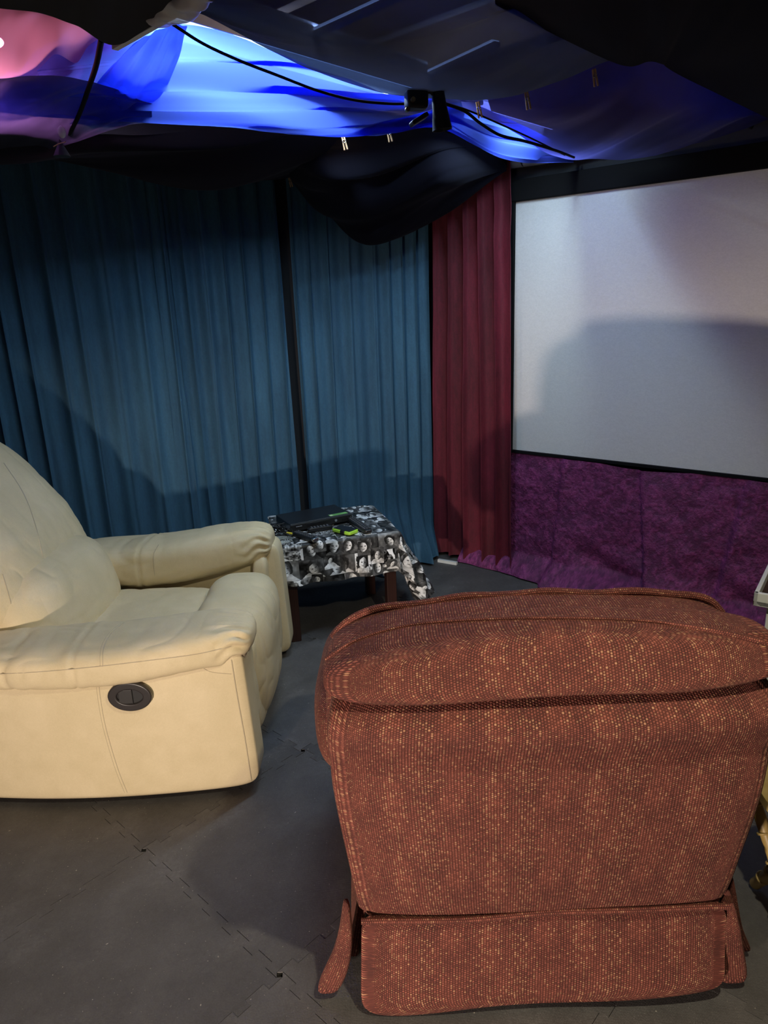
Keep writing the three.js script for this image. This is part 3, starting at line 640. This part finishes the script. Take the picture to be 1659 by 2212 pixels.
// ---------------------------------------------------------------- rust tweed armchair seen from behind
{
  const cx = .335, cz = -1.72;
  const t = thing('tweed_armchair', 'rust tweed rocker armchair with rolled arms and skirt seen from behind', 'armchair', [cx, 0, cz]);
  const F = M.tweed, wr = (v, a, s, k) => a * noise3(v.x * s, v.y * s, v.z * s + k);
  // outer back: faces the camera (+z)
  mesh('back_panel', pillow(.945, .665, .20, { n: 9, seg: 40, deform: v => {
    const fy = (v.y + .33) / .66;
    v.x *= lerp(.925, 1.0, smooth(0, .7, fy));
    if (v.z > 0) v.z += .022 * Math.sin(Math.PI * clamp(fy, 0, 1)) * (1 - Math.pow(v.x / .48, 2)) + .03 * smooth(.7, .86, fy) - .075 * smooth(.87, 1, fy);
    v.z += wr(v, .008, 5, 2) + .05 * (fy - .5); v.y += wr(v, .008, 3, 4);
    v.y += .52; v.z += .335;
  } }), F, t);
  const dome = x => -.03 * Math.pow(Math.abs(x) / .48, 5) - .008 * Math.pow(x / .48, 2);
  const arcY = x => .048 * Math.pow(Math.max(0, -x) / .48, 1.8) + .035 * Math.pow(Math.max(0, x) / .48, 2.2);
  const band = mesh('head_band', pillow(.95, .12, .14, { n: 5.5, seg: 60, deform: v => { v.y -= arcY(v.x) * .85 * smooth(-.04, .05, v.y); v.y += .012 * v.x + wr(v, .005, 4, 7); v.z += wr(v, .006, 5, 8) - .6 * v.y; v.y += .882; v.z += .375; } }), F, t);
  const hc = mesh('head_cushion', pillow(.965, .17, .28, { n: 4, seg: 56, deform: v => { v.y += dome(v.x) + .014 * v.x + .005 * Math.sin(v.x * 9 + 2) + wr(v, .005, 4, 11) - .1 * Math.max(0, v.z); v.y += .832; v.z += .225; } }), F, t);
  const pip = []; for (let i = 0; i <= 36; i++) { const x = -.47 + i * .0261; pip.push(V(x, .916 + dome(x) + .014 * x + .005 * Math.sin(x * 9 + 2) + .003 * Math.sin(x * 31) - .05 * Math.pow(Math.abs(x) / .475, 14), .155)); }
  mesh('piping', tube(pip, .010, 100, 8), F, hc);
  seamPx('seam_welt', [[704, 1425], [760, 1388], [870, 1354], [1000, 1341], [1200, 1336], [1400, 1343], [1560, 1366], [1650, 1388]], [band, hc], .006, F, band, 40, .002);
  // sides, arms, seat
  for (const s of [-1, 1]) {
    mesh('back_side', pillow(.07, .38, .26, { n: 4, seg: 24, deform: v => { v.x += s * .448; v.y += .655; v.z += .235; } }), F, t);
    mesh('side_panel', pillow(.12, .42, .72, { n: 8, seg: 26, deform: v => { v.x += s * .385; v.y += .39; v.z += .02; } }), F, t);
    mesh('arm', pillow(.22, .27, .74, { n: 3.2, seg: 34, deform: v => { v.x += wr(v, .006, 6, s) + s * .43; v.y += .54 + .14 * v.z; v.z += -.11; } }), F, t);
  }
  mesh('seat_cushion', pillow(.66, .18, .62, { n: 4.5, seg: 26, deform: v => { v.y += .43; v.z += -.12; } }), F, t);
  mesh('inner_back', pillow(.68, .46, .2, { n: 4, seg: 26, deform: v => { v.y += .66; v.z += .16 + .1 * (v.y - .7); } }), F, t);
  mesh('under_frame', box(.7, .12, .62, 0, .14, .0), M.black, t);
  // skirt: four hanging flaps and corner tabs
  const flap = (w, hgt, f, name = 'skirt') => mesh(name, surface(Math.max(10, Math.round(w * 50)), 14, f, (u, v) => [u * w, (1 - v) * hgt]), F, t);
  const skirtBack = pillow(.85, .225, .028, { n: 9, seg: 44, deform: v => {
    const k = (.1125 - v.y) / .225; v.z += .05 * k - .022 * smooth(.3, -.1, k) * 0 + .012 * noise3(v.x * 4, k * 2, 3) * k;
    v.x += -.012 * k; v.y += -.018 * smooth(-.1, -.42, v.x) * k + .022 * smooth(.0, .42, v.x) * k + .008 * noise3(v.x * 3, 1, 9);
    v.y += .125; v.z += .40;
  } });
  mesh('skirt', skirtBack, F, t);
  for (const s of [-1, 1]) mesh('skirt', pillow(.028, .2, .66, { n: 8, seg: 26, deform: v => { const k = (.1 - v.y) / .2; v.x += s * (.42 + .035 * k) + .01 * noise3(v.z * 5, k, s); v.y += .125; v.z += .02; } }), F, t);
  mesh('skirt', pillow(.8, .2, .028, { n: 8, seg: 26, deform: v => { v.y += .125; v.z += -.36; } }), F, t);
  mesh('skirt_welt', tube(Array.from({ length: 25 }, (_, i) => { const x = -.425 + i * .0354; return V(x, .237 + .004 * Math.sin(x * 9), .425 + .006 * noise3(x * 5, 0, 0)); }), .007, 80, 8), F, t);
  // corner tabs
  const tab = (x, z, lean, fwd, w = .055) => mesh('corner_tab', pillow(w, .225, .03, { n: 4, seg: 16, deform: v => { const k = (.1 - v.y) / .2; v.x *= .35 + .75 * k; v.x += lean * k * k + x; v.z += fwd * k + .01 * Math.sin(k * 5) + z; v.y += .135; } }), F, t);
  tab(-.462, .375, -.05, .045, .06); tab(.432, .385, .014, .05, .075); tab(.462, .345, .05, .01, .035);
}

// ---------------------------------------------------------------- small table, its cloth and what lies on it
const TBL = { o: V(-.28, 0, -3.50), x: V(.9659, 0, -.2588), z: V(.2588, 0, .9659), w: .56, d: .50, h: .512 };
const onTable = (a, b, y = TBL.h) => TBL.o.clone().addScaledVector(TBL.x, a).addScaledVector(TBL.z, b).setY(y);
const tturn = Math.atan2(.2588, .9659);
const tloc = p => { const d = p.clone().sub(TBL.o); return [d.dot(TBL.x), d.dot(TBL.z)]; };
{
  const t = thing('side_table', 'low dark wooden table under the black and white cloth', 'table', TBL.o.toArray(), tturn);
  mesh('table_top', box(TBL.w, .025, TBL.d, 0, TBL.h - .0165, 0, .004), M.darkWood, t);
  for (const [sx, sz] of [[-1, 1], [1, 1], [-1, -1], [1, -1]]) mesh('leg', box(.05, TBL.h - .03, .05, sx * (TBL.w / 2 - .03), (TBL.h - .03) / 2, sz * (TBL.d / 2 - .03), .003), M.darkWood, t);
  for (const s of [-1, 1]) { mesh('apron', box(TBL.w - .1, .07, .02, 0, TBL.h - .065, s * (TBL.d / 2 - .03)), M.darkWood, t); mesh('apron', box(.02, .07, TBL.d - .1, s * (TBL.w / 2 - .03), TBL.h - .065, 0), M.darkWood, t); }
  // printed cloth: a collage of grey photographs
  const S = 1024, cv = new Float32Array(S * S).fill(80);
  seed = 991;
  const put = (x0, y0, w, h, kind) => {
    const q = rnd() * 900, bg = rr(30, 120), lo = rr(25, 60), hi = rr(215, 250);
    const fx = rr(.35, .65), fy = rr(.38, .55), fr = rr(.2, .3), tilt = rr(-.5, .5);
    for (let y = 0; y < h; y++) for (let x = 0; x < w; x++) {
      const u = x / w, v = y / h; let c = bg + 45 * noise3(u * 3 + q, v * 3, q) + 28 * noise3(u * 9 + q, v * 9, q + 3);
      const wob = .22 * noise3(u * 5 + q, v * 5, q) + .1 * noise3(u * 13 + q, v * 13, q);
      if (kind < .6) {            // a head and shoulders, lit from one side
        const dx = (u - fx) * w / h, dy = v - fy, px = dx * Math.cos(tilt) - dy * Math.sin(tilt), py = dx * Math.sin(tilt) + dy * Math.cos(tilt);
        if (v > fy + fr * (.9 + wob) && Math.abs(dx + wob * .2) < fr * 1.1 + (v - fy - fr) * 1.3) c = kind < .3 ? hi - 30 + 70 * wob * 3 : lo + 40 + 120 * wob;
        if (Math.hypot(px / (fr * 1.25), (py + .07) / (fr * 1.45)) < 1 + wob) c = lo + 60 * Math.max(0, wob) * 3;
        const rf = Math.hypot((px + .02) / (fr * .8), (py - .02) / (fr * 1.1));
        if (rf < 1 + wob * .5) {
          const sh = smooth(-.25, .75, px / fr * (kind < .3 ? 1 : -1) + wob);
          c = lerp(hi, lo + 40, sh) - 30 * Math.max(0, rf - .6) + 26 * noise3(u * 17, v * 17, q);
          const ey = Math.hypot((Math.abs(px) - fr * .34) / (fr * .24), (py + fr * .1) / (fr * .15)); if (ey < 1) c = lerp(lo, c, ey * .8);
          const mo = Math.hypot(px / (fr * .32), (py - fr * .58) / (fr * .1)); if (mo < 1) c = lerp(lo + 20, c, mo * .7);
          const no = Math.hypot((px - fr * .08) / (fr * .12), (py - fr * .22) / (fr * .22)); if (no < 1) c -= 50 * (1 - no);
        }
      } else {                    // a street or crowd
        c = bg + 110 * noise3(u * 6 + q, v * 6, q + 1) + 80 * noise3(u * 15 + q, v * 15, q + 2);
        if (noise3(u * 4 + q, v * 2, q) + wob > .2) c = hi - 10 + 40 * wob * 2;
        if (kind > .85 && noise3(u * 22 + q, v * 20, q) > .1) c = hi - 30;
      }
      if (x < 2 || y < 2) c = lo;
      cv[((y0 + y + S) % S) * S + ((x0 + x + S) % S)] = c;
    }
  };
  for (let y = 0; y < S;) { const h = Math.round(rr(115, 165)); for (let x = -Math.round(rnd() * 60); x < S;) { const w = Math.round(rr(95, 190)); put(x, y, w, Math.min(h + 12, 175), rnd()); x += w; } y += h; }
  for (let k = 0; k < 26; k++) put((rnd() * S) | 0, (rnd() * S) | 0, Math.round(rr(80, 130)), Math.round(rr(80, 130)), rnd() * .6);
  const cloth = phys({ map: tex(S, S, (u, v, x, y) => grey(cv[(S - 1 - y) * S + x] * 1.06), { srgb: true, rep: [1.5, 1.5] }), roughness: .42, specularIntensity: .5 });
  // the cloth is draped: overhang measured outward from the table edge, longer at the right-hand end
  const a0 = -TBL.w / 2 - .015, a1 = TBL.w / 2 + .40, b0 = -TBL.d / 2 - .34, b1 = TBL.d / 2 + .215;
  const f = (u, v) => {
    const a = lerp(a0, a1, u), b = lerp(b0, b1, v), qa = clamp(a, -TBL.w / 2, TBL.w / 2), qb = clamp(b, -TBL.d / 2, TBL.d / 2);
    const da = a - qa, db = b - qb, l = Math.hypot(da, db);
    if (l < 1e-5) return onTable(a, b, TBL.h + .003 + .0025 * Math.max(0, noise3(a * 14, b * 14, 4)));
    const na = da / l, nb = db / l, corner = Math.abs(na * nb) * 2, th = Math.atan2(nb, na);
    const R = .02, bend = Math.min(l, R * 1.57), out = R * Math.sin(bend / R), dn = R * (1 - Math.cos(bend / R)) + Math.max(0, l - R * 1.57);
    const rightK = Math.max(0, na);
    let flare = (.06 + .36 * rightK * (1 - .5 * corner)) * dn + (.035 * corner * Math.sin(th * 9) + .012 * Math.sin((a - b) * 34)) * smooth(.03, .2, dn);
    const drop = dn * (1 - .09 * rightK);
    const y = Math.max(.012, TBL.h + .003 - drop);
    return onTable(qa + na * (out + flare) * 1 + .01 * noise3(a * 8, b * 8, 2) * dn * 3, qb + nb * (out + flare), y + .004 * noise3(a * 18, b * 18, 6));
  };
  top('tablecloth', surface(110, 90, f, (u, v) => [lerp(a0, a1, u), -lerp(b0, b1, v)]), cloth, 'cloth printed with black and white photographs draped over the low table', 'tablecloth');

  // disc player
  const py = TBL.h + .006;
  const pc = V(-.366, 0, -3.52);
  const pl = thing('disc_player', 'slim black disc player lying on the printed tablecloth', 'disc player', [pc.x, py, pc.z], Math.atan2(.15, .283));
  mesh('body', box(.335, .038, .205, 0, .025, 0, .004), M.plastic, pl);
  const fb = mesh('front_panel', box(.337, .034, .012, 0, .024, .105, .003), M.black, pl);
  mesh('disc_tray', box(.13, .012, .004, -.02, .03, .1105, .001), M.plastic, fb);
  mesh('knob', new THREE.CylinderGeometry(.007, .007, .006, 20).rotateX(Math.PI / 2).translate(.075, .025, .113), M.chrome, fb);
  for (let i = 0; i < 3; i++) mesh('button', new THREE.CylinderGeometry(.004, .004, .004, 14).rotateX(Math.PI / 2).translate(.115 + i * .014, .025, .112), M.plastic, fb);
  mesh('usb_port', box(.006, .014, .003, .158, .026, .112), M.chrome, fb);
  const cvs = document.createElement('canvas'); cvs.width = 256; cvs.height = 64; const cx2 = cvs.getContext('2d');
  cx2.fillStyle = '#050506'; cx2.fillRect(0, 0, 256, 64); cx2.fillStyle = '#c9ccd0'; cx2.font = 'bold 44px sans-serif'; cx2.textAlign = 'center'; cx2.textBaseline = 'middle'; cx2.fillText('SAMSUNG', 128, 33, 230);
  const ct = new THREE.CanvasTexture(cvs); ct.colorSpace = THREE.SRGBColorSpace;
  const lg = new THREE.PlaneGeometry(.04, .009); lg.translate(-.125, .03, .1135);
  mesh('lettering', lg, phys({ map: ct, roughness: .4 }), fb, 'small white maker lettering');
  const cv2 = document.createElement('canvas'); cv2.width = 256; cv2.height = 96; const c2 = cv2.getContext('2d');
  c2.fillStyle = '#7fb96a'; c2.fillRect(0, 0, 256, 96); c2.fillStyle = '#3f7a3c'; for (let i = 0; i < 4; i++) c2.fillRect(60, 16 + i * 18, 150 - i * 22, 7); c2.fillStyle = '#d7e8b8'; c2.fillRect(10, 12, 36, 70);
  const s2 = new THREE.CanvasTexture(cv2); s2.colorSpace = THREE.SRGBColorSpace;
  const sg = new THREE.PlaneGeometry(.10, .03); sg.rotateX(-Math.PI / 2); sg.translate(.105, .0446, .08);
  mesh('sticker', sg, phys({ map: s2, roughness: .5 }), pl, 'green printed sticker');
  for (const [a, b] of [[-.14, .08], [.14, .08], [-.14, -.08], [.14, -.08]]) mesh('foot', new THREE.CylinderGeometry(.012, .012, .007, 16).translate(a, .0035, b), M.black, pl);

  // remote controls
  const between = (p, q) => { const c = p.clone().add(q).multiplyScalar(.5), d = q.clone().sub(p); return [c, Math.atan2(-d.z, d.x), d.length()]; };
  const btn = phys({ color: lin(.09, .09, .1), roughness: .5 });
  const remote = (p, q, w, label, end) => {
    const [c, a, len] = between(p, q), o = thing('remote_control', label, 'remote', [c.x, TBL.h + .006, c.z], a);
    mesh('body', pillow(len, .022, w, { n: 5, seg: 22 }).translate(0, .011, 0), M.plastic, o);
    const nb = Math.round(len / .016);
    for (let i = 1; i < nb - 1; i++) for (let j = -1; j <= 1; j++) mesh('button', box(.008, .003, w * .17, -len / 2 + (i + .4) * len / nb, .0225, j * w * .26, .001), btn, o);
    if (end) mesh('end_cap', pillow(.018, .02, w * .9, { n: 4, seg: 8 }).translate(len / 2 - .004, .011, 0), M.chrome, o, 'shiny chrome end');
  };
  remote(atH(757, 1122, .525), atH(797, 1150, .525), .05, 'chunky black remote control next to the green phone');
  remote(atH(636, 1152, .525), atH(682, 1168, .525), .04, 'black remote control with chrome tip beside the tangled cable', true);
  remote(atH(664, 1147, .525), atH(718, 1139, .525), .03, 'thin black remote control lying along the disc player front');
  // phone in a green bumper
  const [c, a] = between(atH(724, 1140, .525), atH(768, 1153, .525));
  const ph = thing('phone', 'phone in a lime green bumper case on the tablecloth', 'phone', [c.x, TBL.h + .006, c.z], a + .1);
  mesh('case', pillow(.125, .018, .07, { n: 7, seg: 22 }).translate(0, .009, 0), phys({ color: lin(.42, .75, .06), roughness: .5 }), ph, 'lime green rubber case');
  mesh('screen', box(.108, .004, .056, 0, .0185, 0, .001), M.plastic, ph);
  mesh('case_grip', box(.03, .02, .074, .012, .009, 0, .004), M.black, ph);
  // tangle of cable
  const tc = atH(604, 1143, .55), tl = thing('cable_tangle', 'tangled black audio cable with a yellow plug on the tablecloth', 'cable', [tc.x, TBL.h + .006, tc.z]);
  seed = 17;
  const loop = []; for (let i = 0; i < 46; i++) { const w = i * .95, r = .026 + .012 * Math.sin(i * 1.7); loop.push(V(Math.cos(w) * r * 1.25 + rr(-.006, .006), .028 + .022 * Math.sin(w * .9 + 1) + rr(-.003, .003), Math.sin(w) * r + rr(-.006, .006))); }
  mesh('coil', tube(loop, .0026, 300, 6), M.black, tl);
  mesh('tail', tube([V(.02, .01, .01), V(.05, .03, -.01), V(.066, .012, .03), V(.03, .005, .055), V(-.02, .004, .06), V(-.05, .004, .045)], .0026, 50, 6), M.black, tl);
  mesh('yellow_plug', tube([V(.035, .012, .005), V(.055, .012, .014), V(.07, .01, .022)], .006, 14, 10), phys({ color: lin(.75, .6, .06), roughness: .4 }), tl, 'yellow plug');
  // clear coiled lead in front of it
  const cc = atH(592, 1167, .53), sp = []; for (let i = 0; i < 90; i++) { const w = i * .35, r = .022 + i * .00042; sp.push(V(Math.cos(w) * r * 1.2, .004 + i * .00004, Math.sin(w) * r)); }
  const co = mesh(numbered('coiled_lead'), tube(sp, .0014, 260, 5), phys({ color: lin(.42, .45, .42), roughness: .3 }), scene); co.position.set(cc.x + .02, TBL.h + .006, cc.z - .01);
  tag(co, 'thin grey coiled lead lying beside the recliner arm', 'cable');
}

// ---------------------------------------------------------------- white tray table and bamboo stand at the right-hand edge
{
  const k = atH(1626, 1306, .70);
  const t = thing('tray_table', 'white wooden tray table beside the rust armchair', 'table', [k.x, 0, k.z], -.62);
  const tw = .42, td = .34, y = .70;
  mesh('tray_base', box(tw, .012, td, tw / 2, y + .006, -td / 2), M.darkWood, t);
  mesh('tray_rim', box(tw, .042, .012, tw / 2, y + .018, -.006, .002), M.white, t); mesh('tray_rim', box(tw, .042, .012, tw / 2, y + .018, -td + .006, .002), M.white, t);
  mesh('tray_rim', box(.012, .042, td, .006, y + .018, -td / 2, .002), M.white, t); mesh('tray_rim', box(.012, .042, td, tw - .006, y + .018, -td / 2, .002), M.white, t);
  for (const [a, b] of [[.05, -.04], [tw - .05, -.04], [.05, -td + .04], [tw - .05, -td + .04]]) mesh('leg', box(.03, y, .03, a, y / 2, b, .003), M.white, t);
  const b = thing('bamboo_stand', 'low bamboo stand with splayed jointed legs beside the rust armchair', 'stand', [1.085, 0, -1.47]);
  const leg = (p, q) => {
    const l = mesh('leg', tube([p, p.clone().lerp(q, .5).add(V(.004, 0, .004)), q], .0155, 20, 12), M.bamboo, b), d = q.clone().sub(p).normalize();
    for (let i = 1; i < 6; i++) { const g = new THREE.TorusGeometry(.0155, .0035, 6, 18); g.applyQuaternion(new THREE.Quaternion().setFromUnitVectors(V(0, 0, 1), d)); g.translate(...p.clone().lerp(q, i / 6).toArray()); mesh('joint', g, M.bamboo, l); }
  };
  leg(V(-.155, .36, -.12), V(-.10, .018, .11)); leg(V(.14, .36, -.12), V(.10, .018, .11)); leg(V(-.13, .36, .12), V(-.10, .018, -.11)); leg(V(.14, .36, .12), V(.10, .018, -.11));
  mesh('stand_top', new THREE.CylinderGeometry(.17, .17, .025, 40).translate(0, .37, 0), M.bamboo, b);
}

shadowed(scene);
renderer.render(scene, camera);
